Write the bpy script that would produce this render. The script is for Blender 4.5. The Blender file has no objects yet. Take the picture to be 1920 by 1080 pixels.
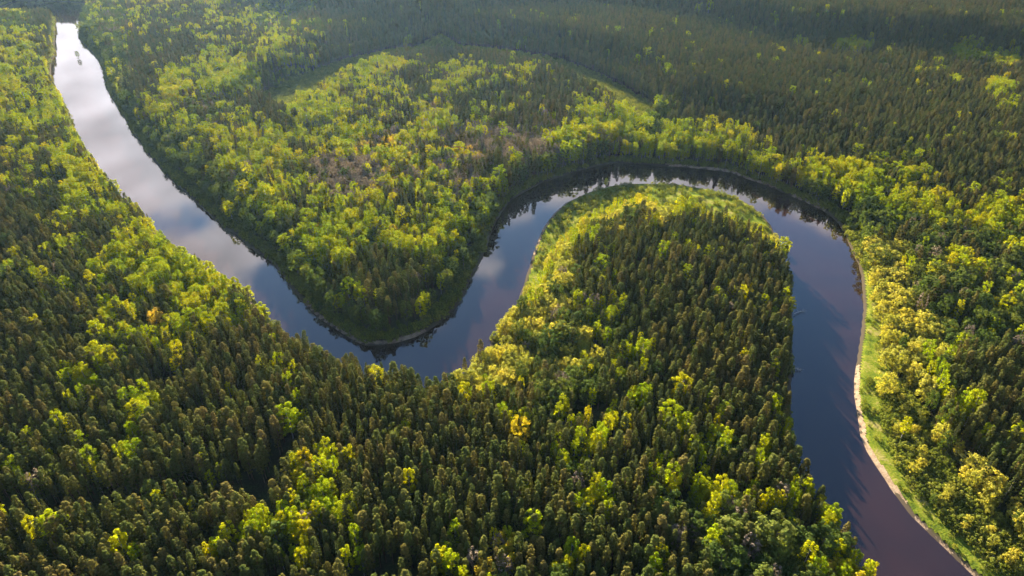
import bpy, math, random
import numpy as np
R = math.radians
sc = bpy.context.scene

# ------------------------------------------------------------------ camera
F, TH, CAMH = 1280.0, R(33.0), 240.0          # focal length in px of a 1920 px wide frame
cd = bpy.data.cameras.new('camera'); cam = bpy.data.objects.new('camera', cd)
sc.collection.objects.link(cam); sc.camera = cam
cam.location = (0, 0, CAMH); cam.rotation_euler = (R(90) - TH, 0, 0)
cd.sensor_width = 36; cd.lens = 24; cd.clip_start = 1; cd.clip_end = 20000

# ------------------------------------------------------------------ light
SUN_AZ, SUN_EL = R(-12), R(14.5)                # azimuth from +Y towards +X
SUND = (math.sin(SUN_AZ)*math.cos(SUN_EL), math.cos(SUN_AZ)*math.cos(SUN_EL), math.sin(SUN_EL))
ld = bpy.data.lights.new('sun', 'SUN'); sun = bpy.data.objects.new('sun', ld)
sc.collection.objects.link(sun)
ld.energy = 5.0; ld.angle = R(0.6); ld.color = (1.0, 0.83, 0.61)
sun.rotation_euler = (R(90) - SUN_EL, 0, math.pi - SUN_AZ)
sc.view_settings.view_transform = 'Standard'; sc.view_settings.look = 'None'
sc.view_settings.gamma = 1; sc.view_settings.exposure = 2.98
cy = sc.cycles
cy.max_bounces = 5; cy.diffuse_bounces = 2; cy.glossy_bounces = 2; cy.transmission_bounces = 3
cy.transparent_max_bounces = 4; cy.volume_bounces = 0
cy.sample_clamp_indirect = 8; cy.use_denoising = True; cy.denoising_prefilter = 'ACCURATE'; cy.use_adaptive_sampling = False
cy.caustics_reflective = False; cy.caustics_refractive = False

W = bpy.data.worlds.new('World'); sc.world = W; W.use_nodes = True
nt = W.node_tree; N = nt.nodes; L = nt.links
for n in list(N): N.remove(n)
def nd(tree, t, **k):
    n = tree.nodes.new(t)
    for a, b in k.items(): setattr(n, a, b)
    return n
def math_node(tree, op, a, b=None, c=None, clamp=False):
    n = tree.nodes.new('ShaderNodeMath'); n.operation = op; n.use_clamp = clamp
    for i, v in enumerate((a, b, c)):
        if v is None: continue
        if isinstance(v, (int, float)): n.inputs[i].default_value = v
        else: tree.links.new(v, n.inputs[i])
    return n.outputs[0]
def mix_node(tree, fac, a, b, mode='MIX'):
    n = tree.nodes.new('ShaderNodeMix'); n.data_type = 'RGBA'; n.blend_type = mode
    for s, v in ((n.inputs[0], fac), (n.inputs[6], a), (n.inputs[7], b)):
        if isinstance(v, (int, float)): s.default_value = v
        elif isinstance(v, tuple): s.default_value = (*v, 1)
        else: tree.links.new(v, s)
    return n.outputs[2]
def ramp_node(tree, fac, stops, interp='LINEAR'):
    n = tree.nodes.new('ShaderNodeValToRGB'); n.color_ramp.interpolation = interp
    e = n.color_ramp.elements
    while len(e) < len(stops): e.new(0.5)
    for x, (p, c) in zip(e, stops):
        x.position = p; x.color = (*c, 1) if len(c) == 3 else c
    tree.links.new(fac, n.inputs[0]); return n.outputs[0]
sky = nd(nt, 'ShaderNodeTexSky', sky_type='NISHITA', sun_disc=False)
sky.sun_elevation = SUN_EL; sky.sun_rotation = SUN_AZ; sky.air_density = 1.0; sky.dust_density = 0.2; sky.ozone_density = 4.0
tc = nd(nt, 'ShaderNodeTexCoord'); sep = nd(nt, 'ShaderNodeSeparateXYZ'); L.new(tc.outputs['Generated'], sep.inputs[0])
zc = math_node(nt, 'MAXIMUM', sep.outputs[2], 0.03)
px = math_node(nt, 'DIVIDE', sep.outputs[0], zc); py = math_node(nt, 'DIVIDE', sep.outputs[1], zc)
cmb = nd(nt, 'ShaderNodeCombineXYZ'); L.new(px, cmb.inputs[0]); L.new(py, cmb.inputs[1])
cn = nd(nt, 'ShaderNodeTexNoise'); cn.inputs['Scale'].default_value = 1.5; cn.inputs['Detail'].default_value = 7; cn.inputs['Roughness'].default_value = 0.52
mp = nd(nt, 'ShaderNodeMapping'); mp.inputs['Location'].default_value = (1.7, 4.3, 0); mp.inputs['Scale'].default_value = (1.25, .8, 1)
L.new(cmb.outputs[0], mp.inputs[0]); L.new(mp.outputs[0], cn.inputs['Vector'])
# a broad cloud deck covers the sky up to about 33 degrees above the horizon, clear above
cov = math_node(nt, 'MULTIPLY_ADD', zc, -9.0, 4.6)                      # +ve below z ~ .56
cf = math_node(nt, 'ADD', math_node(nt, 'MULTIPLY_ADD', cn.outputs[0], 9.0, -4.5), cov)
cf = math_node(nt, 'MULTIPLY', cf, 1.5, clamp=True)
hi = math_node(nt, 'MULTIPLY', math_node(nt, 'MULTIPLY_ADD', cn.outputs[0], 3.2, -1.85, clamp=True), 0.12)
cf = math_node(nt, 'MAXIMUM', cf, hi)
dp = nd(nt, 'ShaderNodeVectorMath', operation='DOT_PRODUCT'); L.new(tc.outputs['Generated'], dp.inputs[0]); dp.inputs[1].default_value = SUND
dpc = math_node(nt, 'MAXIMUM', dp.outputs['Value'], 0.0)
glow = math_node(nt, 'POWER', dpc, 7.0)
cs = math_node(nt, 'MULTIPLY_ADD', math_node(nt, 'POWER', dpc, 2.0), 5.2, 2.2)                     # cloud radiance before the 0.1 strength
cn2 = nd(nt, 'ShaderNodeTexNoise'); cn2.inputs['Scale'].default_value = 3.6; cn2.inputs['Detail'].default_value = 5
L.new(mp.outputs[0], cn2.inputs['Vector'])
cs = math_node(nt, 'MULTIPLY', cs, math_node(nt, 'MULTIPLY_ADD', cn2.outputs[0], 1.7, .12))
ccol = nd(nt, 'ShaderNodeVectorMath', operation='SCALE'); ccol.inputs[0].default_value = (1.0, 0.93, 0.99); L.new(cs, ccol.inputs['Scale'])
skm = mix_node(nt, cf, sky.outputs[0], ccol.outputs[0])
bg = nd(nt, 'ShaderNodeBackground'); bg.inputs['Strength'].default_value = 0.05
L.new(skm, bg.inputs[0]); wo = nd(nt, 'ShaderNodeOutputWorld'); L.new(bg.outputs[0], wo.inputs[0])

# ------------------------------------------------------------------ projection helpers (used once, to lay out the ground plan)
cT, sT = math.cos(TH), math.sin(TH)
def unproject(pts):                                   # (u, v, z) rows -> ground x, y
    p = np.asarray(pts, float)
    a, b, z = p[:, 0]-960, p[:, 1]-540, p[:, 2]
    dy = F*cT - b*sT; dz = -F*sT - b*cT
    t = (z - CAMH)/dz
    return np.stack([a*t, dy*t], 1)
def ground(pts, z=0): return unproject([(u, v, z) for u, v in pts])
def project(x, y, z):
    dep = y*cT - (z-CAMH)*sT
    return 960 + F*x/dep, 540 - F*(y*sT + (z-CAMH)*cT)/dep, dep
def inside(P, x, y):
    r = np.zeros(x.shape, bool); n = len(P)
    for i in range(n):
        x0, y0 = P[i]; x1, y1 = P[(i+1) % n]
        if y0 == y1: continue
        c = (y0 > y) != (y1 > y)
        r ^= c & (x < (x1-x0)*(y-y0)/(y1-y0) + x0)
    return r
def pdist(P, x, y, closed=True):
    d = np.full(x.shape, 1e18); n = len(P)
    for i in range(n if closed else n-1):
        a = P[i]; b = P[(i+1) % n]; ab = b-a; l = max(ab@ab, 1e-9)
        t = np.clip(((x-a[0])*ab[0]+(y-a[1])*ab[1])/l, 0, 1)
        np.minimum(d, (x-a[0]-t*ab[0])**2+(y-a[1]-t*ab[1])**2, out=d)
    return np.sqrt(d)
def sdf(P, x, y): return np.where(inside(P, x, y), -1, 1)*pdist(P, x, y)
def smooth(t): t = np.clip(t, 0, 1); return t*t*(3-2*t)
def vnoise(x, y, seed, sc_):
    rs = np.random.RandomState(seed); T = rs.rand(256, 256)
    x = x/sc_ + 1000; y = y/sc_ + 1000
    i = np.floor(x).astype(int); j = np.floor(y).astype(int); fx = smooth(x-i); fy = smooth(y-j)
    g = lambda a, b: T[a % 256, b % 256]
    return (g(i, j)*(1-fx)+g(i+1, j)*fx)*(1-fy)+(g(i, j+1)*(1-fx)+g(i+1, j+1)*fx)*fy
def fnoise(x, y, seed, s): return (vnoise(x, y, seed, s)*.55+vnoise(x, y, seed+1, s/2.1)*.3+vnoise(x, y, seed+2, s/4.3)*.15)

# ------------------------------------------------------------------ the river plan
NEAR = [(99,20,12),(97,40,12),(95,87,13),(88,100,13),(88,127,13),(110,167,13),(125,200,13),(133,227,13),(147,247,14),(163,277,14),(187,307,14),(203,330,14),(233,358,14),
 (253,377,15),(283,403,15),(317,447,15),(350,467,15),(413,503,15),(440,523,15),(480,537,15),(495,565,15),(527,607,15),(545,618,15),(563,624,15),(593,634,15),(610,655,15),(640,657,15),
 (667,660,15),(685,677,15),(723,677,15),(750,684,15),(783,692,15),(805,697,15),(822,700,15),(835,695,12),(857,680,11),(885,668,11),(893,653,11),(915,637,10),(923,607,10),(945,593,9),(965,567,6),
 (980,533,4),(992,500,2),(1003,467,1),(1013,443,0),(1020,427,0),(1040,400,0),(1063,380,0),(1107,360,0),(1142,350,0),(1170,346,0),(1203,345,0),(1270,346,0),(1303,352,0),(1337,357,0),(1370,367,0),
 (1403,383,0),(1428,399,1),(1447,415,4),(1470,440,12),(1483,470,14),(1489,495,14),(1494,530,14),(1495,627,14),(1493,720,14),(1495,760,14),(1507,827,14),(1520,868,14),(1545,907,14),(1567,932,14),(1590,963,14),
 (1612,985,13),(1622,1017,13),(1655,1050,13),(1663,1085,13),(1700,1180,13),(1760,1340,10)]
FAR = [(175,6),(158,20),(152,40),(149,60),(147,72),(165,90),(183,110),(193,130),(197,157),(210,185),(233,220),(250,250),(280,290),(313,330),(345,358),(377,387),(420,427),(447,443),(467,463),(500,483),(520,503),(547,540),
 (580,577),(600,597),(640,623),(667,640),(685,647),(710,647),(743,642),(777,632),(806,617),(830,600),(853,578),(870,553),(876,535),(893,505),(903,485),(915,455),(925,425),(940,398),(960,373),(986,359),(1018,341),(1051,332),(1070,324),(1107,315),
 (1120,311),(1153,305),(1203,308),(1265,312),(1320,317),(1370,323),(1403,336),(1440,348),(1480,366),(1513,380),(1550,398),(1573,418),(1587,443),(1597,470),(1610,495),(1616,520),(1618,547),(1620,577),(1615,627),(1610,660),(1603,713),(1603,741),
 (1608,770),(1615,818),(1627,847),(1642,871),(1661,899),(1672,917),(1710,967),(1747,1003),(1793,1047),(1827,1080),(1930,1160),(2100,1290)]
near = unproject(NEAR); far = unproject([(u, v, 0) for u, v in FAR])
far = far[0:1].tolist() and np.vstack([far[0]+np.array([-150., 30]), far])
near = np.vstack([near[0]+np.array([-140., -15]), near])
RIV = np.vstack([near, far[::-1]])
ISLET = ground([(147, 109)])[0]

# river-terrace steps: foot lines of the higher ground, each extended far behind
T1 = ground([(395,214),(450,205),(500,190),(560,152),(640,116),(740,94),(840,89),(940,95),(1040,112),(1110,136),(1180,168),(1235,212),(1300,238),(1420,262),(1560,305),(1640,345),(1700,372),(1800,385),(2300,330),(3400,260)])
T1 = np.vstack([T1, [[3500, 4500], [-250, 4500]], [ground([(470,120)])[0]]])
T2 = np.vstack([ground([(-900,6),(40,-6),(100,-6),(160,-8),(190,-8),(300,-4),(420,8),(500,28),(600,50),(700,56)], 8), ground([(830,50),(865,34),(895,4),(1100,-2),(1280,14),(1400,26),(1500,42),(1640,42),(1740,58),(1800,50),(1920,66),(2600,60)], 44)])
T2 = np.vstack([T2, [[4200, 5500], [-4200, 5500]]])
def height(x, y):
    s = sdf(RIV, x, y)
    h = np.where(s < 0, np.maximum(s*0.25, -2.5), 0)
    e = np.clip(s, 0, 60)
    h = h + np.minimum(e*0.42, 1.3) + 1.6*smooth((e-4)/30)
    h = h + (fnoise(x, y, 5, 60)-.5)*2.0*smooth((s-6)/40) + (vnoise(x, y, 9, 13)-.5)*.5*smooth((s-3)/10)
    d1 = -sdf(T1, x, y); d2 = -sdf(T2, x, y)
    amp = 11 + 9*smooth((x+250)/250) - 16*smooth((x-130)/260)
    h = h + amp*smooth((d1+4)/(46+50*smooth((x-130)/260)))*smooth(s/25) + (fnoise(x, y, 21, 190)-.5)*14*smooth((d1-40)/160)
    h = h + 27*smooth((d2+4)/60)*smooth((s+0)/25) + (fnoise(x, y, 31, 260)-.5)*16*smooth((d2-40)/200)
    return h

# ------------------------------------------------------------------ materials
def mat(name):
    m = bpy.data.materials.new(name); m.use_nodes = True
    t = m.node_tree
    for n in list(t.nodes): t.nodes.remove(n)
    o = t.nodes.new('ShaderNodeOutputMaterial'); return m, t, o
def leaf_mat(name, stops, trans=0.45, tcol=(1.25, 1.15, 0.5), stand=0.25):
    m, t, o = mat(name)
    oi = nd(t, 'ShaderNodeObjectInfo'); ge = nd(t, 'ShaderNodeNewGeometry')
    nz = nd(t, 'ShaderNodeTexNoise'); nz.inputs['Scale'].default_value = 0.012; nz.inputs['Detail'].default_value = 2
    t.links.new(oi.outputs['Location'], nz.inputs['Vector'])
    f = math_node(t, 'ADD', math_node(t, 'MULTIPLY', oi.outputs['Random'], 1-stand), math_node(t, 'MULTIPLY_ADD', nz.outputs[0], 2.4*stand, -.7*stand), clamp=True)
    c = ramp_node(t, f, stops)
    v = math_node(t, 'MULTIPLY_ADD', ge.outputs['Random Per Island'], 0.7, 0.65)
    hs = nd(t, 'ShaderNodeHueSaturation'); t.links.new(c, hs.inputs['Color']); t.links.new(v, hs.inputs['Value'])
    h2 = math_node(t, 'MULTIPLY_ADD', math_node(t, 'FRACT', math_node(t, 'MULTIPLY', ge.outputs['Random Per Island'], 17.3)), 0.03, 0.485)
    t.links.new(h2, hs.inputs['Hue'])
    d = nd(t, 'ShaderNodeBsdfDiffuse'); t.links.new(hs.outputs[0], d.inputs[0])
    tr = nd(t, 'ShaderNodeBsdfTranslucent'); t.links.new(mix_node(t, 1.0, hs.outputs[0], tcol, 'MULTIPLY'), tr.inputs[0])
    mx = nd(t, 'ShaderNodeMixShader'); mx.inputs[0].default_value = trans
    t.links.new(d.outputs[0], mx.inputs[1]); t.links.new(tr.outputs[0], mx.inputs[2]); t.links.new(mx.outputs[0], o.inputs[0])
    return m
def bark_mat(name, c1, c2, s=3.0):
    m, t, o = mat(name)
    nz = nd(t, 'ShaderNodeTexNoise'); nz.inputs['Scale'].default_value = s; nz.inputs['Detail'].default_value = 4
    tcd = nd(t, 'ShaderNodeTexCoord'); t.links.new(tcd.outputs['Object'], nz.inputs['Vector'])
    c = ramp_node(t, nz.outputs[0], [(0.38, c1), (0.62, c2)])
    d = nd(t, 'ShaderNodeBsdfPrincipled'); d.inputs['Roughness'].default_value = .9; t.links.new(c, d.inputs[0]); t.links.new(d.outputs[0], o.inputs[0]); return m
M = {}
M['pine'] = leaf_mat('pine_needles', [(0, (.070, .100, .022)), (.35, (.102, .122, .028)), (.7, (.138, .130, .030)), (1, (.165, .132, .044))], .38, (1.2, 1.1, .6), .3)
M['spruce'] = leaf_mat('spruce_needles', [(0, (.042, .060, .018)), (.5, (.062, .075, .020)), (1, (.095, .098, .024))], .22, (1.1, 1.15, .6), .3)
M['birch'] = leaf_mat('birch_leaves', [(0, (.17, .26, .010)), (.4, (.27, .33, .008)), (.8, (.36, .36, .008)), (1, (.42, .35, .012))], .52, (1.5, 1.40, .28), .35)
M['broad'] = leaf_mat('alder_leaves', [(0, (.050, .085, .020)), (.5, (.085, .12, .024)), (1, (.15, .17, .035))], .42, (1.3, 1.3, .5), .3)
M['willow'] = leaf_mat('willow_leaves', [(0, (.25, .27, .05)), (.5, (.35, .34, .055)), (1, (.45, .39, .055))], .45, (1.25, 1.2, .5), .2)
M['maple'] = leaf_mat('maple_flowers', [(0, (.36, .34, .012)), (.5, (.39, .34, .02)), (1, (.42, .30, .05))], .42, (1.3, 1.15, .4), .1)
M['bare'] = leaf_mat('budding_twigs', [(0, (.14, .12, .095)), (.5, (.18, .15, .11)), (1, (.22, .18, .11))], .25, (1.1, 1.0, .8), .2)
M['shrub'] = leaf_mat('shrub_leaves', [(0, (.080, .11, .022)), (.5, (.15, .18, .032)), (1, (.26, .26, .05))], .42, (1.3, 1.25, .45), .3)
M['pine_bark'] = bark_mat('pine_bark', (.10, .05, .03), (.22, .11, .06))
M['pale_bark'] = bark_mat('birch_bark', (.36, .34, .31), (.52, .50, .46), 2.0)
M['grey_bark'] = bark_mat('grey_bark', (.10, .085, .07), (.19, .165, .14))

# ground: one soil, grass and litter sheet
m, t, o = mat('forest_floor')
g = nd(t, 'ShaderNodeNewGeometry'); n1 = nd(t, 'ShaderNodeTexNoise'); n1.inputs['Scale'].default_value = .09; n1.inputs['Detail'].default_value = 8
n2 = nd(t, 'ShaderNodeTexNoise'); n2.inputs['Scale'].default_value = 1.4; n2.inputs['Detail'].default_value = 5
t.links.new(g.outputs['Position'], n1.inputs['Vector']); t.links.new(g.outputs['Position'], n2.inputs['Vector'])
c = ramp_node(t, n1.outputs[0], [(.35, (.030, .026, .016)), (.5, (.032, .040, .014)), (.66, (.060, .065, .020))])
c = mix_node(t, 1.0, c, ramp_node(t, n2.outputs[0], [(.3, (.6, .6, .6)), (.7, (1.35, 1.35, 1.3))]), 'MULTIPLY')
# damp sandy soil just above the water line
sp = nd(t, 'ShaderNodeSeparateXYZ'); t.links.new(g.outputs['Position'], sp.inputs[0])
zz = math_node(t, 'ADD', sp.outputs[2], math_node(t, 'MULTIPLY_ADD', n2.outputs[0], 1.0, -.5))
c = mix_node(t, ramp_node(t, math_node(t, 'MULTIPLY', zz, 1.0), [(.45, (1, 1, 1)), (.8, (0, 0, 0))]), c, (.07, .058, .04))
d = nd(t, 'ShaderNodeBsdfDiffuse'); t.links.new(c, d.inputs[0]); t.links.new(d.outputs[0], o.inputs[0]); M['floor'] = m

def soil(name, stops, s1, s2, tr=0.0, stretch=None):
    m, t, o = mat(name)
    g = nd(t, 'ShaderNodeNewGeometry'); a = nd(t, 'ShaderNodeTexNoise'); a.inputs['Scale'].default_value = s1; a.inputs['Detail'].default_value = 7
    b = nd(t, 'ShaderNodeTexNoise'); b.inputs['Scale'].default_value = s2; b.inputs['Detail'].default_value = 5
    t.links.new(g.outputs['Position'], a.inputs['Vector']); t.links.new(g.outputs['Position'], b.inputs['Vector'])
    f = math_node(t, 'ADD', math_node(t, 'MULTIPLY', a.outputs[0], .6), math_node(t, 'MULTIPLY', b.outputs[0], .4))
    c = ramp_node(t, f, stops)
    bp = nd(t, 'ShaderNodeBump'); bp.inputs['Strength'].default_value = .6; bp.inputs['Distance'].default_value = .5; t.links.new(b.outputs[0], bp.inputs['Height'])
    d = nd(t, 'ShaderNodeBsdfDiffuse'); t.links.new(c, d.inputs[0]); t.links.new(bp.outputs[0], d.inputs['Normal']); t.links.new(d.outputs[0], o.inputs[0]); return m
M['grass'] = soil('meadow_grass', [(.36, (.04, .065, .012)), (.46, (.085, .12, .012)), (.54, (.135, .155, .018)), (.62, (.20, .18, .06))], .12, 1.1)
M['sand'] = soil('river_sand', [(.35, (.14, .10, .07)), (.5, (.24, .18, .12)), (.65, (.34, .27, .19))], .4, 2.0)

# water: peat brown, nearly still
m, t, o = mat('river_water')
g = nd(t, 'ShaderNodeNewGeometry')
mpp = nd(t, 'ShaderNodeMapping'); t.links.new(g.outputs['Position'], mpp.inputs[0])
w1 = nd(t, 'ShaderNodeTexNoise'); w1.inputs['Scale'].default_value = .55; w1.inputs['Detail'].default_value = 3; t.links.new(mpp.outputs[0], w1.inputs['Vector'])
w2 = nd(t, 'ShaderNodeTexNoise'); w2.inputs['Scale'].default_value = .035; w2.inputs['Detail'].default_value = 4; t.links.new(g.outputs['Position'], w2.inputs['Vector'])
bp = nd(t, 'ShaderNodeBump'); bp.inputs['Distance'].default_value = .05
t.links.new(math_node(t, 'MULTIPLY_ADD', w2.outputs[0], .5, -.12, clamp=True), bp.inputs['Strength']); t.links.new(w1.outputs[0], bp.inputs['Height'])
d = nd(t, 'ShaderNodeBsdfPrincipled'); d.inputs['Roughness'].default_value = .03; d.inputs['IOR'].default_value = 1.54
bc = ramp_node(t, w2.outputs[0], [(.35, (.013, .0065, .0058)), (.65, (.019, .0088, .0075))])
t.links.new(bc, d.inputs[0]); t.links.new(bp.outputs[0], d.inputs['Normal']); t.links.new(d.outputs[0], o.inputs[0]); M['water'] = m

# ------------------------------------------------------------------ mesh helpers
C = sc.collection
def mesh_np(name, V, Fq, m):                                  # V n x 3, Fq list / array of faces of one size
    me = bpy.data.meshes.new(name); V = np.asarray(V, np.float32); Fq = np.asarray(Fq, np.int32)
    k = Fq.shape[1]
    me.vertices.add(len(V)); me.vertices.foreach_set('co', V.ravel())
    me.loops.add(Fq.size); me.loops.foreach_set('vertex_index', Fq.ravel())
    me.polygons.add(len(Fq)); me.polygons.foreach_set('loop_start', np.arange(0, Fq.size, k, dtype=np.int32))
    me.update(calc_edges=True); me.validate(); me.materials.append(m); return me
def link(name, me, parent=None):
    o = bpy.data.objects.new(name, me); C.objects.link(o)
    if parent: o.parent = parent
    return o
def tag(o, label, cat, group=None, kind=None):
    o['label'] = label; o['category'] = cat
    if group: o['group'] = group
    if kind: o['kind'] = kind

# ------------------------------------------------------------------ terrain, water, grass, sand
def axis(lo, a, b, hi, st, far_st):
    return np.concatenate([np.arange(lo, a, far_st), np.arange(a, b, st), np.arange(b, hi+1, far_st)])
def sheet(name, xs, ys, keep, zoff, m, hfun=None):
    X, Y = np.meshgrid(xs, ys); x = X.ravel(); y = Y.ravel()
    z = height(x, y)+zoff if hfun is None else hfun(x, y)
    nx = len(xs); i, j = np.meshgrid(np.arange(nx-1), np.arange(len(ys)-1)); a = (j*nx+i).ravel()
    q = np.stack([a, a+1, a+nx+1, a+nx], 1)
    if keep is not None:
        k = keep(x, y); q = q[k[q].all(1)]
    used = np.unique(q); rm = np.full(len(x), -1); rm[used] = np.arange(len(used))
    return mesh_np(name, np.stack([x, y, z], 1)[used], rm[q], m)
me = sheet('ground', axis(-4200, -1400, 1200, 4200, 4.0, 80), axis(-300, 60, 1900, 6400, 4.0, 80), None, 0, M['floor'])
for p in me.polygons: p.use_smooth = True
gr = link('ground', me); gr['kind'] = 'structure'
me = sheet('river', np.arange(-1500, 700, 4.0), np.arange(20, 1960, 4.0), lambda x, y: sdf(RIV, x, y) < 9, 0, M['water'], lambda x, y: x*0)
rv = link('river', me); rv['kind'] = 'structure'

G1 = np.vstack([ground([(968,575),(983,533),(993,500),(1003,467),(1013,443),(1040,400),(1063,380),(1107,360),(1170,346),(1270,346),(1337,357),(1403,383),(1440,412)]),
                ground([(1468,424),(1436,408),(1384,384),(1320,366),(1250,360)], 22), ground([(1205,368),(1150,380),(1100,402),(1062,436),(1030,475),(1004,520)], 10)])
G2 = ground([(1611,497),(1620,577),(1603,713),(1603,741),(1627,847),(1672,917),(1747,1003),(1827,1080),(2010,1230),(2050,1210),(1900,1090),(1832,1030),(1768,975),(1716,920),(1682,860),(1664,800),(1656,740),(1652,680),(1646,600),(1634,540)])
S2 = ground([(1656,735),(1664,800),(1682,860),(1716,920),(1768,975),(1832,1030),(1900,1090),(1965,1080),(1885,1000),(1805,930),(1755,850),(1720,770),(1690,720)])
OX = np.vstack([ground([(480,196),(545,156),(640,120),(740,97),(840,92),(940,98),(1040,115),(1105,140),(1170,172),(1235,215)]), ground([(1205,226),(1150,186),(1085,150),(1030,126),(940,104),(840,97),(740,105),(650,134),(585,175),(520,200)], 13)])
def ragged(P, x, y, amp=5): return sdf(P, x, y) + (fnoise(x, y, 77, 16)-.5)*amp
def zone_sheet(name, P, st, z):
    lo = P.min(0)-8; hi = P.max(0)+8
    me = sheet(name, np.arange(lo[0], hi[0], st), np.arange(max(lo[1], 20), hi[1], st), lambda x, y: (ragged(P, x, y) < 3) & (sdf(RIV, x, y) > 1.0), z, M['grass'])
    for p in me.polygons: p.use_smooth = True
    o = link(name, me); o['kind'] = 'structure'; return o
zone_sheet('grass_bank', G1, 1.5, .06)
zone_sheet('grass_bank', G2, 1.2, .06)
zone_sheet('scrub_ground', S2, 2.0, .03)
zone_sheet('meadow', OX, 3.0, .06)
def sand(pts, w0, name='sand_bank', seed=1):
    P = ground(pts); lo = P.min(0)-12; hi = P.max(0)+12
    def keep(x, y):
        s = sdf(RIV, x, y); d = pdist(P, x, y, False)
        return (s > -3) & (s < w0*(.5+1.2*fnoise(x, y, seed, 9))) & (d < 9)
    me = sheet(name, np.arange(lo[0], hi[0], .7), np.arange(lo[1], hi[1], .7), keep, .10, M['sand']); o = link(name, me); o['kind'] = 'structure'
sand([(1603,700),(1603,741),(1608,770),(1615,818),(1627,847),(1642,871),(1661,899),(1672,917)], 1.9, seed=3)
sand([(1690,940),(1710,967),(1747,1003),(1793,1047),(1827,1080)], .9, seed=4)
sand([(1003,467),(1013,443),(1020,427),(1040,400),(1063,380),(1107,360),(1142,350)], 1.5, seed=5)
sand([(580,577),(600,597),(640,623),(667,640),(685,647),(710,647),(743,642),(777,632)], 2.6, seed=6)
sand([(1265,312),(1320,317),(1370,323),(1403,336),(1440,348)], 3.0, seed=7)
sand([(1500,375),(1520,384),(1530,388)], 3.5, seed=8)

# ------------------------------------------------------------------ tree prototypes (unit = metres)
def rot_frames(n, rs):
    n = n/np.linalg.norm(n, axis=1, keepdims=True)
    a = rs.normal(size=n.shape); u = np.cross(n, a); u /= np.linalg.norm(u, axis=1, keepdims=True)
    return n, u, np.cross(n, u)
def leaves(cent, nrm, size, rs, elong=1.0):
    n, u, v = rot_frames(nrm, rs); k = len(cent)
    s = size*(.65+.7*rs.rand(k, 1))
    c = cent; e = u*s*elong; f = v*s
    j = lambda: 1+.5*(rs.rand(k, 1)-.5)
    V = np.stack([c-e*j(), c-f*j(), c+e*j(), c+f*j()], 1).reshape(-1, 3)
    return V, np.arange(4*k).reshape(k, 4)
def puffs(cents, rad, per, size, rs, jit=.7, flat=1.0, elong=1.0, mid=None, R0=1.0):
    A, B = [], []
    for c, r in zip(cents, rad):
        d = rs.normal(size=(per, 3)); d /= np.linalg.norm(d, axis=1, keepdims=True)
        rr = r*(rs.rand(per, 1)**.4)
        p = c + d*rr*np.array([1, 1, flat]); A.append(p); B.append(d*.75 + (p-mid)/R0*.55 + rs.normal(size=d.shape)*jit)
    return leaves(np.vstack(A), np.vstack(B), size, rs, elong)
def tube(P, Rr, sides=6):
    P = np.asarray(P, float); V = []; Fc = []
    for k, (p, r) in enumerate(zip(P, Rr)):
        d = P[min(k+1, len(P)-1)]-P[max(k-1, 0)]; d /= np.linalg.norm(d)
        a = np.array([1, 0, 0.]) if abs(d[0]) < .8 else np.array([0, 1, 0.]); u = np.cross(d, a); u /= np.linalg.norm(u); v = np.cross(d, u)
        for s in range(sides):
            t = 2*math.pi*s/sides; V.append(p+r*(u*math.cos(t)+v*math.sin(t)))
    for k in range(len(P)-1):
        for s in range(sides):
            Fc.append((k*sides+s, k*sides+(s+1) % sides, (k+1)*sides+(s+1) % sides, (k+1)*sides+s))
    return np.array(V), np.array(Fc)
def join(parts):
    V = []; Fc = []; o = 0
    for v, f in parts: V.append(v); Fc.append(f+o); o += len(v)
    return np.vstack(V), np.vstack(Fc)
def trunk_mesh(h, r, rs, limbs, reach, z0, m, name='trunk'):
    wob = rs.normal(size=(6, 3))*[.10, .10, 0]; wob[0] = 0
    P = [np.array([0, 0, -1.0+ (h+1)*k/5.])+wob[k] for k in range(6)]
    parts = [tube(P, [r*(1-.82*k/5) for k in range(6)])]
    for i in range(limbs):
        z = z0+(h*.92-z0)*i/max(limbs-1, 1); a = rs.rand()*6.28; le = reach*(1-.55*i/limbs)*(.7+.4*rs.rand())
        b = np.array([0, 0, z]); e = b+np.array([math.cos(a)*le, math.sin(a)*le, le*.45])
        parts.append(tube([b, (b+e)/2+[0, 0, .12], e], [r*.33, r*.22, r*.08], 4))
    V, Fc = join(parts); return mesh_np(name, V, Fc, m)
def crown_pts(shape, h, z0, rad, n, rs):
    C_, Rd = [], []
    for i in range(n):
        t = (i+rs.rand())/n; a = i*2.39996+rs.rand()*.9
        if shape == 'cone': w = rad*(1-t)**.8*(.75+.3*rs.rand()); z = z0+(h-z0)*t
        elif shape == 'pine':
            w = rad*math.sqrt(max(0, 1-(max(t-.15, 0)/.87)**1.25))*(.66+.18*min(t/.2, 1)+.16*rs.rand()); z = z0+(h-z0)*t
        else:
            w = rad*math.sqrt(max(0.02, 1-abs(2*t-.85)**2.2/1.7))*(.72+.28*rs.rand()**.5); z = z0+(h-z0)*t
        C_.append([w*math.cos(a), w*math.sin(a), z]); Rd.append(rad*(.30 if shape == 'oval' else .25 if shape == 'pine' else .27*(1.25-t))*(.75+.5*rs.rand()))
    return np.array(C_), np.array(Rd)
PROTO = {}     # kind -> list of (crown mesh, trunk mesh)
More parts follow.
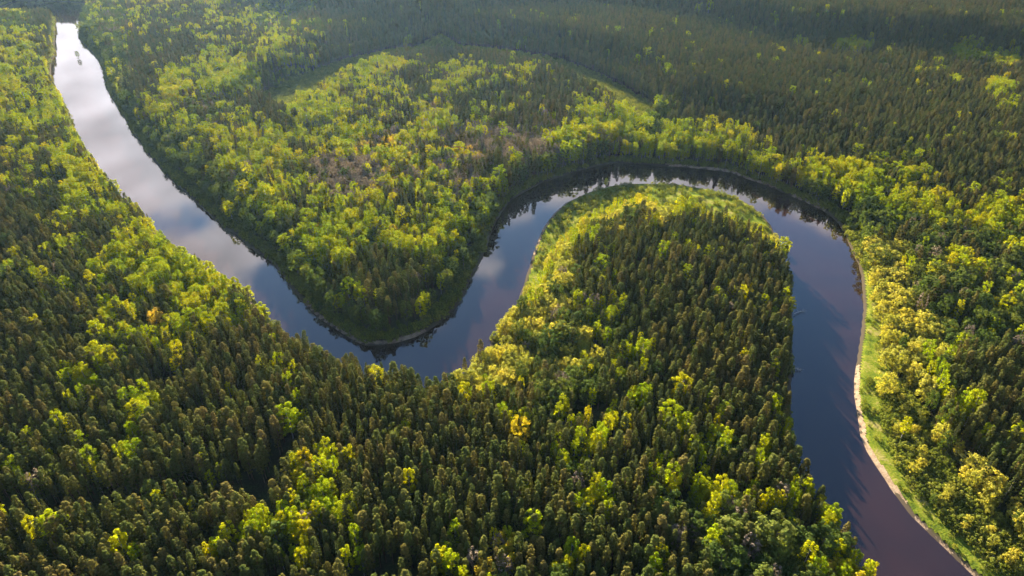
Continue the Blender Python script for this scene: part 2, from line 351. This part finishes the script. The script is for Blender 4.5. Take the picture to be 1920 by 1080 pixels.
def proto(kind, crown_name, shape, h, z0, rad, n, per, size, leafm, barkm, seed, r=.17, limbs=6, flat=.95, asym=.0, elong=1.0):
    rs = np.random.RandomState(seed)
    c, rd = crown_pts(shape, h, z0, rad, n, rs)
    if asym:
        for _ in range(3):
            a = rs.rand()*6.28; off = np.array([math.cos(a), math.sin(a)])*rad*asym
            k = rs.rand(len(c)) < .33; c[k, :2] += off
    V, Fc = puffs(c, rd, per, size, rs, .30, flat, elong, np.array([0, 0, z0+(h-z0)*.45]), rad*1.2)
    cm = mesh_np(crown_name, V, Fc, leafm)
    PROTO.setdefault(kind, []).append((cm, trunk_mesh(h*.93, r, rs, limbs, rad*.7, z0, barkm)))
for k in range(4): proto('pine_tree', 'crown', 'pine', 20.5, 8.0-.5*k, 1.5+.13*k, 54, 26, .225, M['pine'], M['pine_bark'], 10+k, asym=.12, elong=1.3)
for k in range(3): proto('spruce_tree', 'crown', 'cone', 20.5, 5, 1.7+.15*k, 48, 28, .225, M['spruce'], M['grey_bark'], 30+k, flat=.6, elong=1.3)
for k in range(4): proto('birch_tree', 'crown', 'oval', 19, 7.5-.7*k, 1.95+.18*k, 42, 34, .25, M['birch'], M['pale_bark'], 50+k, r=.15, asym=.22)
for k in range(4): proto('alder_tree', 'crown', 'oval', 17, 4.5, 2.6+.35*k, 50, 34, .27, M['broad'], M['grey_bark'], 70+k, asym=.3)
for k in range(4): proto('willow_tree', 'crown', 'oval', 13, 2.0, 2.9+.3*k, 54, 36, .27, M['willow'], M['grey_bark'], 90+k, asym=.32, flat=.9)
for k in range(2): proto('maple_tree', 'crown', 'oval', 16, 6, 3.1+.5*k, 44, 34, .27, M['maple'], M['grey_bark'], 110+k, asym=.25)
for k in range(3): proto('budding_tree', 'crown', 'oval', 18, 7, 2.5+.3*k, 34, 13, .20, M['bare'], M['grey_bark'], 130+k, r=.16, limbs=12, elong=2.2, asym=.15)
for k in range(3): proto('shrub', 'crown', 'oval', 3.4, .1, 1.9+.3*k, 20, 26, .21, M['shrub'], M['grey_bark'], 150+k, r=.07, limbs=4, asym=.3)

# ------------------------------------------------------------------ where each kind grows: a plan of the forest stands
GRID = """
gcggmmmmggcccccccccccccccccccccc
bmbgddmmbmdccccccccccccccccccccc
bbgwcbbbcybbmmbmmdcccccccccccccc
bbggbbgmcbbmmommddbbgccccccccccc
mmbbggbbbmbooborrrbbbbbmdccccccc
dmbbggggbbrrobrmmgggggbbmgbbbccc
cdbbbbggbmbbmbbgwwswwbcbbbgggbbb
cddmmgbggbbbmbmggsmccccdbbbwwggg
dmmbbbmdggmcdmggswmdccccdddwwggg
ccdmmmbbcgmddcgwwwbdccdcdddwwwgg
cccmmdmmdcccdcccwwwdmcdcddwwwwgg
ccmdmdcdccccccwwwggdmdccddwwwmcc
cddmdccccccdcccdcgddmmccdddswmdc
ddddccccccccccccddmmdbmcdddssmcc
cdcddccccmcccccccddmmbbdccdssbdc
cccccddcmbbccccccdmcdcbbbmmssbbg
ddccccmmmbdccdcmccddcmggggbbssbg
ccccccccccccccmommddmdggggoobssg
""".split()
G = np.array([list(r) for r in GRID]); assert G.shape == (18, 32), G.shape
spit = G[10:17, 19:26]; spit[(spit == 'm') | (spit == 'b')] = 'd'; G[15, 22:26] = 'm'
# kind shares: pine, spruce, birch, alder, willow, maple, budding, shrub
KN = ['pine_tree', 'spruce_tree', 'birch_tree', 'alder_tree', 'willow_tree', 'maple_tree', 'budding_tree', 'shrub']
SH = {'c': (.80,.165,.02,.012,0,0,0,0), 'd': (.67,.245,.055,.025,0,0,.002,0), 'm': (.42,.19,.32,.06,0,0,.004,0), 'b': (.12,.10,.69,.07,0,.004,.003,0),
      'g': (.04,.10,.10,.70,.03,0,.03,0), 'w': (0,.02,.08,.20,.69,0,.01,0), 'r': (.08,.14,.09,.03,0,.01,.65,0), 'o': (.08,.12,.36,.04,0,.22,.18,0),
      's': (0,0,.02,.04,.22,0,0,.72), 'B': (.03,.04,.88,.03,0,.01,.01,0), 'W': (0,.01,.03,.06,.90,0,0,0), 'y': (.2,.1,.4,.3,0,0,0,0)}
# small clumps seen in the canopy: (u, v, ru, rv, code)
BLOB = [(70,330,60,18,'m'),(120,520,50,26,'m'),(520,690,40,14,'m'),(720,700,44,12,'m'),(560,780,12,14,'B'),(620,850,16,12,'B'),(700,940,20,12,'m'),(1010,960,26,14,'m'),(1200,1010,24,14,'m'),
 (300,450,50,40,'B'),(410,560,95,52,'B'),(240,480,80,42,'B'),(330,620,55,26,'m'),(150,410,60,30,'m'),(200,300,50,60,'b'),(470,520,20,30,'d'),
 (1600,85,40,10,'B'),(1672,47,14,8,'B'),(1820,98,36,20,'B'),(1890,110,26,16,'B'),(1745,128,30,10,'m'),(1790,148,12,9,'B'),(1875,165,30,22,'B'),(1885,200,20,8,'B'),(1622,158,20,8,'m'),(1500,80,12,7,'B'),
 (1510,216,10,5,'B'),(1330,187,14,6,'m'),(1410,177,12,6,'m'),(1655,118,9,9,'g'),(960,190,120,16,'d'),(820,192,26,12,'o'),(700,268,38,24,'o'),(765,318,30,14,'o'),(640,310,60,20,'r'),(900,255,70,26,'r'),(870,310,60,18,'r'),
 (1150,230,70,40,'B'),(1090,260,60,30,'B'),(1240,240,50,14,'g'),(1330,250,90,20,'B'),(1560,320,70,22,'B'),(1650,360,50,22,'B'),(860,20,40,30,'c'),(700,30,140,25,'c'),(560,45,60,8,'g'),(300,35,60,14,'m'),
 (330,155,32,20,'B'),(440,150,50,20,'B'),(450,270,60,22,'B'),(560,130,60,22,'y'),(690,120,70,14,'B'),(540,190,20,8,'y'),(1140,150,70,30,'c'),
 (420,565,75,38,'B'),(250,480,70,30,'B'),(160,460,60,24,'m'),(30,500,30,26,'B'),(190,640,40,26,'m'),(170,710,25,15,'B'),(300,610,11,11,'o'),(270,745,22,24,'B'),(90,610,80,60,'c'),(230,830,11,11,'B'),(130,830,12,10,'B'),(190,860,14,12,'B'),
 (240,845,14,10,'B'),(25,875,14,10,'B'),(265,915,10,12,'B'),(305,910,8,10,'B'),(375,805,10,8,'B'),(400,808,10,8,'B'),(370,765,10,8,'B'),(10,950,16,14,'B'),(50,1000,14,10,'B'),(95,990,12,9,'B'),(555,885,9,32,'B'),(560,955,60,16,'B'),(480,980,30,26,'B'),(540,1000,40,26,'B'),
 (975,818,17,15,'o'),(950,765,14,20,'B'),(1065,770,34,18,'B'),(1120,820,22,18,'B'),(1060,870,18,16,'B'),(1110,930,34,26,'B'),(1240,790,28,22,'B'),(1200,740,22,16,'B'),(1140,760,14,14,'B'),(1270,800,20,16,'B'),(1330,830,32,22,'B'),(1330,880,24,12,'B'),(1300,905,40,9,'B'),
 (1410,915,130,16,'B'),(1480,925,70,20,'B'),(1570,950,25,24,'B'),(1605,975,14,14,'B'),(1400,985,140,36,'g'),(1560,1060,12,20,'o'),(1595,1060,12,14,'o'),(1630,1045,20,26,'B'),(890,1035,26,20,'o'),(850,1010,24,16,'B'),(920,1010,12,12,'B'),(840,1040,20,22,'B'),(1075,1045,14,16,'B'),(1010,1040,10,14,'B'),
 (1480,590,14,10,'B'),(1350,470,10,8,'B'),(1470,540,14,14,'m'),(1300,640,8,10,'B'),(1185,650,18,16,'B'),(1235,700,12,14,'B'),(1170,690,14,12,'B'),(1110,560,44,14,'B'),(1040,450,14,40,'B'),(1080,440,40,14,'B'),(1150,560,10,12,'B'),
 (1280,372,170,9,'B'),(1180,380,70,10,'W'),(1110,398,40,9,'W'),(1400,402,50,12,'B'),(1486,455,10,16,'B'),(860,690,45,20,'W'),(950,680,80,40,'W'),(930,620,30,30,'W'),(1050,700,40,40,'g'),(1080,640,70,40,'W'),
 (1612,447,16,12,'W'),(1690,460,40,20,'W'),(1655,500,30,50,'W'),(1650,560,28,50,'W'),(1665,650,26,60,'W'),(1690,735,34,26,'W'),(1740,790,30,14,'s'),(1790,925,44,26,'W'),(1830,960,40,20,'W'),(1855,960,16,16,'B'),(1730,850,26,10,'s'),
 (1725,665,22,26,'B'),(1830,420,60,26,'B'),(1690,385,34,22,'B'),(1800,500,120,80,'g'),(1860,700,80,60,'c'),(1870,820,60,70,'c'),(1815,760,12,20,'B'),(1690,810,9,8,'B'),(1760,855,20,16,'B'),(1780,880,24,16,'B'),
 (760,440,60,24,'B'),(690,520,50,50,'m'),(740,545,60,30,'c'),(640,480,30,20,'B'),(860,440,40,30,'B'),(640,600,60,20,'g'),(740,615,100,18,'g'),(820,560,40,30,'g'),(715,585,40,8,'m')]
GAP = [ground(p) for p in ([(575,835),(556,860),(532,905),(505,945)], [(-40,985),(60,975),(160,985),(250,955),(380,945),(480,965)], [(1800,872),(1740,900)], [(318,738),(350,742)], [(470,935),(500,930)])]
SOLO = unproject([(975, 835, 6), (299, 618, 8), (1692, 815, 6)])
GAPW = [6.0, 3.4, 5.0, 5.0, 5.0]

rs = np.random.RandomState(4)
SPC = 3.6
ys = np.arange(70, 2000, SPC*.866); P_ = []
for k, y in enumerate(ys):
    w = 0.98*(y+130)+60
    xs = np.arange(-w, w, SPC)+(k % 2)*SPC/2
    P_.append(np.stack([xs, np.full(len(xs), y)], 1))
P_ = np.vstack(P_); P_ += rs.uniform(-.42, .42, P_.shape)*SPC
x, y = P_.T.copy()
s = sdf(RIV, x, y); z = height(x, y)
ht_guess = 14.0
u, v, dep = project(x, y, z+ht_guess)
ju = u+rs.normal(size=len(x))*14*np.clip(600/dep, .4, 1.6); jv = v+rs.normal(size=len(x))*9*np.clip(600/dep, .3, 1.6)
code = G[np.clip((jv/60).astype(int), 0, 17), np.clip((ju/60).astype(int), 0, 31)]
for (bu, bv, ru, rv_, cd_) in BLOB:
    q = ((ju*.3+u*.7-bu)/ru)**2+((jv*.3+v*.7-bv)/rv_)**2 < 1
    code[q] = cd_
cl = fnoise(x, y, 41, 16); cl = (np.argsort(np.argsort(cl))/len(cl))
ur = (.55*cl+.45*rs.rand(len(x))); ur = np.argsort(np.argsort(ur))/len(ur)
# birch clusters: order the cumulative shares so that neighbours tend to agree
ORDER = [2, 5, 4, 7, 3, 6, 1, 0]
kind = np.zeros(len(x), int)
for cdx, sh in SH.items():
    q = code == cdx; cum = np.cumsum([sh[i] for i in ORDER]); cum /= cum[-1]
    kind[q] = np.array(ORDER)[np.minimum(np.searchsorted(cum, ur[q]), 7)]
# pines and spruces mix tree by tree, not by clump
q = (kind <= 1); kind[q] = np.where(rs.rand(q.sum()) < .78, 0, 1)
keep = s > 2.4
sg1, sg2, ss2, sox = ragged(G1, x, y), ragged(G2, x, y), sdf(S2, x, y), ragged(OX, x, y)
scale = (.64+.43*rs.rand(len(x))**1.2)*(.90+.22*fnoise(x, y, 61, 60))
hf = np.ones(len(x))                                    # height factor
rnd = rs.rand(len(x))
# open grass with few bushes
for sg, fr in ((sg1, .16), (sg2, .05)):
    q = sg < 0; kind[q] = 7; keep &= ~(q & (rnd > fr))
q = ss2 < 0; kind[q] = np.where(rnd[q] < .86, 7, 4); hf[q & (kind == 4)] = .45
q = sox < 0; kind[q] = 7; keep &= ~(q & (rnd > .45))
q = code == 'y'; hf[q] = .42
# low growth on the far banks, full growth on the near ones
dn = pdist(near, x, y, False); df = pdist(far, x, y, False)
fb = (df < dn) & (s > 0)
birch_wall = fb & (x > -22) & (y > 385) & (s > 3.5) & (u < 1560)
q = fb & (s < 7+5*cl) & (sg2 > 0) & ~birch_wall; kind[q] = np.where(rnd[q] < .62, 7, 3); hf[q & (kind == 3)] = .45; hf[q & (kind == 7)] = 1.2
q = fb & (s >= 7) & (s < 18) & (sg2 > 0) & (u < 1500) & ~birch_wall; sw = q & (rnd < .4); kind[sw] = 3; hf[q] *= .8
q = (~fb) & (s < 6); hf[q] *= .82
q = birch_wall & (s < 40); hf[q] *= np.where(x[q] < 90, 1.2, .96)
q = (~fb) & (s < 22) & (x > 120) & (y < 390); hf[q] *= .86
# low willows along the top of the central spit
q = (sg1 >= 0) & (sg1 < 11); kind[q] = np.where(rnd[q] < .55, 4, 2); hf[q] *= .62
q = (~fb) & (kind == 4) & (x > -60) & (x < 120) & (y > 300) & (y < 420); hf[q] *= 1.12
inland = (sdf(G2, x, y) > 0) & (s > 5) & (u > 1590)
q = inland & (sdf(G2, x, y) < 19) & (ss2 > 0) & (v < 800) & (v > 425); kind[q] = np.where(rnd[q] < .93, 4, 3); hf[q] = .95
q = inland & (ss2 > 0) & (ss2 < 12) & (v > 800) & (s > 20); kind[q & (rnd < .7)] = 4; hf[q & (kind == 4)] = .85
for P, w in zip(GAP, GAPW): keep &= pdist(P, x, y, False) > w
for p_ in SOLO: keep &= np.hypot(x-p_[0], (y-p_[1]+2.5)*.8) > 6.0
# natural openings
keep &= ~((fnoise(x, y, 91, 17) > .74) & (kind < 2))
# big crowned kinds stand further apart
keep &= ~(np.isin(kind, (3, 4)) & (rs.rand(len(x)) < .45) & (hf > .5)); keep &= ~((kind == 2) & (rs.rand(len(x)) < .30))
x, y, z, s, u, v, dep, kind, scale, hf, code, cl = [a[keep] for a in (x, y, z, s, u, v, dep, kind, scale, hf, code, cl)]
# dense extra bushes in the scrub zone, along the oxbow and on the bare far banks
def extra(P, st, fr, h0, h1, cond=lambda x, y: True, kd=7, pad=0):
    lo = P.min(0)-pad; hi = P.max(0)+pad; X, Y = np.meshgrid(np.arange(lo[0], hi[0], st), np.arange(max(lo[1], 60), hi[1], st)); X = X.ravel()+rs.uniform(-.45, .45, X.size)*st; Y = Y.ravel()+rs.uniform(-.45, .45, Y.size)*st
    k = cond(X, Y) & (rs.rand(X.size) < fr); X, Y = X[k], Y[k]; return X, Y, rs.uniform(h0, h1, len(X)), np.full(len(X), kd)
EX = [extra(S2, 2.9, .8, .55, 1.1, lambda a, b: sdf(S2, a, b) < 2),
      extra(G2, 2.2, .30, .22, .5, lambda a, b: (sdf(G2, a, b) < 0) & (sdf(RIV, a, b) > 1.5) & (fnoise(a, b, 13, 14) > .52)),
      extra(G1, 2.4, .6, .2, .7, lambda a, b: (sdf(G1, a, b) < 0) & (sdf(RIV, a, b) > 2.5) & (fnoise(a, b, 14, 16) > .5)),
      extra(OX, 3.0, .7, .4, 1.0, lambda a, b: sdf(OX, a, b) < 4),
      extra(far[1:], 2.8, .75, .5, 1.3, lambda a, b: (sdf(RIV, a, b) > 1.2) & (sdf(RIV, a, b) < 9) & (pdist(far[1:], a, b, False) < 12) & (sdf(G2, a, b) > 2), pad=12),
      extra(near[1:], 3.0, .6, .4, 1.2, lambda a, b: (sdf(RIV, a, b) > .8) & (sdf(RIV, a, b) < 6) & (pdist(near[1:], a, b, False) < 8) & (sdf(G1, a, b) > 2), pad=10)]
ex, ey, eh, ek = [np.concatenate([e[i] for e in EX]) for i in range(4)]
ez = height(ex, ey); eu, ev, ed = project(ex, ey, ez+1)
x = np.concatenate([x, ex]); y = np.concatenate([y, ey]); z = np.concatenate([z, ez]); u = np.concatenate([u, eu]); v = np.concatenate([v, ev]); dep = np.concatenate([dep, ed])
kind = np.concatenate([kind, ek]); scale = np.concatenate([scale, eh]); hf = np.concatenate([hf, np.ones(len(ex))]); s = np.concatenate([s, sdf(RIV, ex, ey)])
n = len(x)
big = (rs.rand(n) < np.where((kind >= 2) & (v < 520), .30, .15)) & np.isin(kind, (2, 3, 4, 0)) & (hf > .7); hf = np.where(big, hf*1.1, hf)
rotz = rs.rand(n)*6.283; var = rs.randint(0, 12, n); thick = .84+.42*rs.rand(n)
sz = scale*hf; sx = sz*thick; sx = np.where(hf < .9, sx*1.15, sx); sx = np.where(big, sx*np.where(kind == 0, 1.18, 1.42), sx)
HGT = {0: 20, 1: 20.5, 2: 19, 3: 17, 4: 13, 5: 16, 6: 18, 7: 3.4}
tree_h = np.array([HGT[k] for k in range(8)])[kind]*sz
u, v, dep = project(x, y, z+tree_h*.7)
inframe = (u > 3) & (u < 1917) & (v > 3) & (v < 1077)

# ------------------------------------------------------------------ individuals and their labels
LOOK = ['olive brown pine', 'dark green pointed spruce', 'bright yellow green birch', 'dull green round alder', 'pale yellow willow', 'golden orange maple', 'greyish half bare tree', 'low green bush']
LOOK2 = {0: ('slender', 'broad', 'tall', 'small', 'middling'), }
CAT = ['pine tree', 'spruce tree', 'birch tree', 'alder tree', 'willow tree', 'maple tree', 'bare tree', 'shrub']
GRP = ['pines of the nearest forest', 'spruces of the nearest forest', 'bright birches of the nearest forest', 'round alders of the nearest woods', 'pale willows along the river', 'golden maples in the forest', 'half bare trees in the forest', 'bushes on the near banks']
def place(u, v, k):
    col = ['at the far left', 'well left', 'left of centre', 'just left of centre', 'just right of centre', 'right of centre', 'well right', 'at the far right'][min(int(u/240), 7)]
    row = ['by the top edge', 'in far woods', 'in upper forest', 'above mid height', 'at mid height', 'below mid height', 'in lower forest', 'in near forest', 'by the bottom edge'][min(int(v/120), 8)]
    return row+', '+col
def landmark(i):
    U, V = u[i], v[i]; near_river = s[i] < 14
    if near_river:
        if U > 1590: return 'on the grassy right bank'
        if U > 1440 and V > 430: return 'left of the right reach'
        if V < 430 and 940 < U: return 'by the top of the river loop'
        if 820 < U < 1010 and V > 430: return 'on the left edge of the central spit'
        if V > 590: return 'over the bottom bend of the river'
        return 'beside the long left reach'
    if U > 1640 and V > 430: return 'inland of the grassy right bank'
    if 960 < U < 1500 and 360 < V < 700: return 'inside the central spit'
    return ''
ORD = ['leftmost', 'second from left', 'third from left', 'fourth from left', 'fifth from left', 'sixth from left', 'seventh from left', 'eighth from left', 'ninth from left', 'tenth from left', 'eleventh from left', 'twelfth from left', 'thirteenth from left', 'fourteenth from left', 'fifteenth from left', 'sixteenth from left', 'seventeenth from left', 'eighteenth from left']
stuff_idx = {k: [] for k in range(8)}; indiv = {k: [] for k in range(8)}
CAP = 298
for k in range(8):
    idx = np.where(kind == k)[0]; vis = idx[inframe[idx]]
    order = vis[np.argsort(-(sz[vis]/dep[vis]))] if k != 7 else vis[np.argsort(-(sz[vis]/dep[vis]))]
    indiv[k] = order[:CAP].tolist(); st = set(indiv[k]); stuff_idx[k] = [i for i in idx.tolist() if i not in st]
first = {}
bpy.context.view_layer.update()
def make_tree(k, i, loc, scl, rz, vr, label, group):
    cm, tm = PROTO[KN[k]][vr % len(PROTO[KN[k]])]
    e = bpy.data.objects.new(KN[k], None); C.objects.link(e); e.empty_display_size = 1
    e.location = loc; e.rotation_euler = (0, 0, rz); e.scale = scl
    tag(e, label, CAT[k], group)
    c = link('crown', cm, e); tr = link('trunk', tm, e); first.setdefault((k, vr % len(PROTO[KN[k]])), (c, tr)); return e
for k in range(8):
    cells = {}
    for i in indiv[k]:
        sizew = 'tall' if sz[i]*1.0 > 1.06 else ('small' if sz[i] < .84 else '')
        shape = 'slim' if thick[i] < .98 else ('broad' if thick[i] > 1.12 else '')
        if k == 7: sizew = ''
        adj = ' '.join(w for w in (sizew, shape) if w)
        lab = (adj+' ' if adj else '')+LOOK[k]+' '+(landmark(i)+' ' if landmark(i) else '')+place(u[i], v[i], k)
        cells.setdefault(lab, []).append(i)
    for lab, ids in cells.items():
        ids.sort(key=lambda i: u[i])
        for q_, i in enumerate(ids):
            l2 = lab if len(ids) == 1 else (ORD[q_] if q_ < len(ORD) else 'one farther right')+' '+lab
            w_ = l2.split()
            if len(w_) > 16 and landmark(i): l2 = l2.replace(landmark(i)+' ', '')
            if len(l2.split()) > 16: l2 = l2.replace(' half bare', ' bare').replace(' pointed', '').replace('just ', '')
            make_tree(k, i, (x[i], y[i], z[i]-.1), (sx[i], sx[i], sz[i]), rotz[i], int(var[i]), l2, GRP[k])
# singled-out trees
iz = .25
make_tree(3, 0, (ISLET[0], ISLET[1], -.3), (.75, .75, .55), 1.0, 1, 'lone dark green bushy tree on a tiny islet in the bright left reach', None)
a_ = ground([(975, 835)], 6)[0]; make_tree(5, 0, (a_[0], a_[1], float(height(a_[0:1], a_[1:2])[0])), (1.15, 1.15, 1.22), 2.0, 1, 'round golden yellow maple alone among dark pines below the central spit', None)
a_ = ground([(299, 618)], 8)[0]; make_tree(5, 0, (a_[0], a_[1], float(height(a_[0:1], a_[1:2])[0])), (1.15, 1.15, 1.15), 4.0, 1, 'round orange maple below the bright birches on the left bank', None)
a_ = ground([(1692, 815)], 6)[0]; make_tree(2, 0, (a_[0], a_[1], float(height(a_[0:1], a_[1:2])[0])), (1.0, 1.0, .8), 4.0, 0, 'lone small lime birch standing apart in the scrub of the right bank', None)

# islet base
me = sheet('islet', np.arange(ISLET[0]-9, ISLET[0]+9, 1.), np.arange(ISLET[1]-9, ISLET[1]+9, 1.), None, 0, M['grass'],
           lambda a, b: .45-.12*((a-ISLET[0])**2*1.6+(b-ISLET[1])**2))
o = link('islet', me); o['kind'] = 'structure'

# fallen dead trees on the left bank of the right reach, reaching into the water
def fallen(u0, v0, u1, v1, z0, label, seed):
    r_ = np.random.RandomState(seed); a, b = unproject([(u0, v0, z0), (u1, v1, .3)])
    A = np.array([a[0], a[1], z0]); B = np.array([b[0], b[1], .15]); D = B-A
    e = bpy.data.objects.new('fallen_tree', None); C.objects.link(e); e.location = A; tag(e, label, 'fallen tree', 'dead trees lying in the water')
    link('trunk', mesh_np('trunk', *tube([np.zeros(3), D*.5+[0, 0, .2], D], [.2, .14, .06]), M['pale_bark']), e)
    parts = []
    for _ in range(14):
        t_ = .45+.5*r_.rand(); p = D*t_; d = r_.normal(size=3); d[2] = abs(d[2])*.5; d += D/np.linalg.norm(D)*.6; d = d/np.linalg.norm(d)*(1.2+2*r_.rand())
        parts.append(tube([p, p+d*.5, p+d], [.07, .05, .02], 4))
    link('branches', mesh_np('branches', *join(parts), M['pale_bark']), e)
fallen(1489, 588, 1507, 582, 1.2, 'pale dead tree lying in the water at the middle of the right reach', 1)
fallen(1488, 690, 1502, 694, 1.2, 'pale dead tree lying in the water lower down the right reach', 2)

# ------------------------------------------------------------------ the rest of every kind: one object per kind, instanced on its points
def rest(k, name, label):
    ids = np.array(stuff_idx[k]); 
    if len(ids) == 0: return
    me = bpy.data.meshes.new(name); me.vertices.add(len(ids)); me.vertices.foreach_set('co', np.stack([x[ids], y[ids], z[ids]-.1], 1).astype(np.float32).ravel())
    nv = len(PROTO[KN[k]])
    a = me.attributes.new('size', 'FLOAT_VECTOR', 'POINT'); a.data.foreach_set('vector', np.stack([sx[ids], sx[ids], sz[ids]], 1).astype(np.float32).ravel())
    a = me.attributes.new('turn', 'FLOAT_VECTOR', 'POINT'); a.data.foreach_set('vector', np.stack([0*ids, 0*ids, rotz[ids]], 1).astype(np.float32).ravel())
    a = me.attributes.new('sort', 'INT', 'POINT'); a.data.foreach_set('value', (var[ids] % nv).astype(np.int32))
    me.update(); o = link(name, me); tag(o, label, 'forest' if k != 7 else 'bushes', None, 'stuff')
    ng = bpy.data.node_groups.new(name, 'GeometryNodeTree')
    ng.interface.new_socket('Geometry', in_out='INPUT', socket_type='NodeSocketGeometry'); ng.interface.new_socket('Geometry', in_out='OUTPUT', socket_type='NodeSocketGeometry')
    gi = ng.nodes.new('NodeGroupInput'); go = ng.nodes.new('NodeGroupOutput'); iop = ng.nodes.new('GeometryNodeInstanceOnPoints')
    jn = ng.nodes.new('GeometryNodeJoinGeometry')
    for vr in reversed(range(nv)):
        if (k, vr) not in first: 
            q0 = [kk for kk in first if kk[0] == k][0]; src = first[q0]
        else: src = first[(k, vr)]
        j2 = ng.nodes.new('GeometryNodeJoinGeometry')
        for ob in src:
            oi = ng.nodes.new('GeometryNodeObjectInfo'); oi.transform_space = 'ORIGINAL'; oi.inputs['Object'].default_value = ob; ng.links.new(oi.outputs['Geometry'], j2.inputs[0])
        g2 = ng.nodes.new('GeometryNodeGeometryToInstance'); ng.links.new(j2.outputs[0], g2.inputs[0]); ng.links.new(g2.outputs[0], jn.inputs[0])
    ng.links.new(gi.outputs[0], iop.inputs['Points']); ng.links.new(jn.outputs[0], iop.inputs['Instance']); iop.inputs['Pick Instance'].default_value = True
    for nm, ty, sk in (('sort', 'INT', 'Instance Index'), ('turn', 'FLOAT_VECTOR', 'Rotation'), ('size', 'FLOAT_VECTOR', 'Scale')):
        na = ng.nodes.new('GeometryNodeInputNamedAttribute'); na.data_type = ty; na.inputs[0].default_value = nm; ng.links.new(na.outputs[0], iop.inputs[sk])
    ng.links.new(iop.outputs[0], go.inputs[0])
    md = o.modifiers.new('trees', 'NODES'); md.node_group = ng
rest(0, 'pine_forest', 'dark olive pine forest stretching beyond the nearest trees to the horizon')
rest(1, 'spruce_forest', 'dark pointed spruces scattered through the farther forest')
rest(2, 'birch_wood', 'bright lime birches scattered through the farther forest')
rest(3, 'alder_wood', 'dull green round alders along the farther river banks')
rest(4, 'willow_wood', 'pale yellow willows beyond the nearest ones along the river')
rest(5, 'maple_wood', 'golden flowering maples in the farther wood')
rest(6, 'budding_wood', 'grey brown half bare trees in the farther wood')
rest(7, 'scrub', 'low green bushes covering the banks and the old river arc')
LB = [o['label'] for o in bpy.data.objects if 'label' in o]
print('LABELS', len(LB), len(set(LB)), max(len(l.split()) for l in LB), min(len(l.split()) for l in LB), LB[::211])
print('TREES', n, {KN[k]: (len(indiv[k]), len(stuff_idx[k])) for k in range(8)})

# ------------------------------------------------------------------ haze
m, t, o = mat('haze_air')
pv = nd(t, 'ShaderNodeVolumePrincipled'); pv.inputs['Color'].default_value = (.40, .68, 1.0, 1); pv.inputs['Density'].default_value = .000015; pv.inputs['Anisotropy'].default_value = .55
t.links.new(pv.outputs[0], o.inputs['Volume'])
X0, X1, Y0, Y1, Z0, Z1 = -4300, 4300, -400, 6500, -6, 262
V = [(a, b, c) for c in (Z0, Z1) for b in (Y0, Y1) for a in (X0, X1)]
me = mesh_np('haze', V, [(0, 2, 3, 1), (4, 5, 7, 6), (0, 1, 5, 4), (2, 6, 7, 3), (0, 4, 6, 2), (1, 3, 7, 5)], m)
hz = link('haze', me); tag(hz, 'thin pale haze lying over the whole forest', 'haze', None, 'stuff')
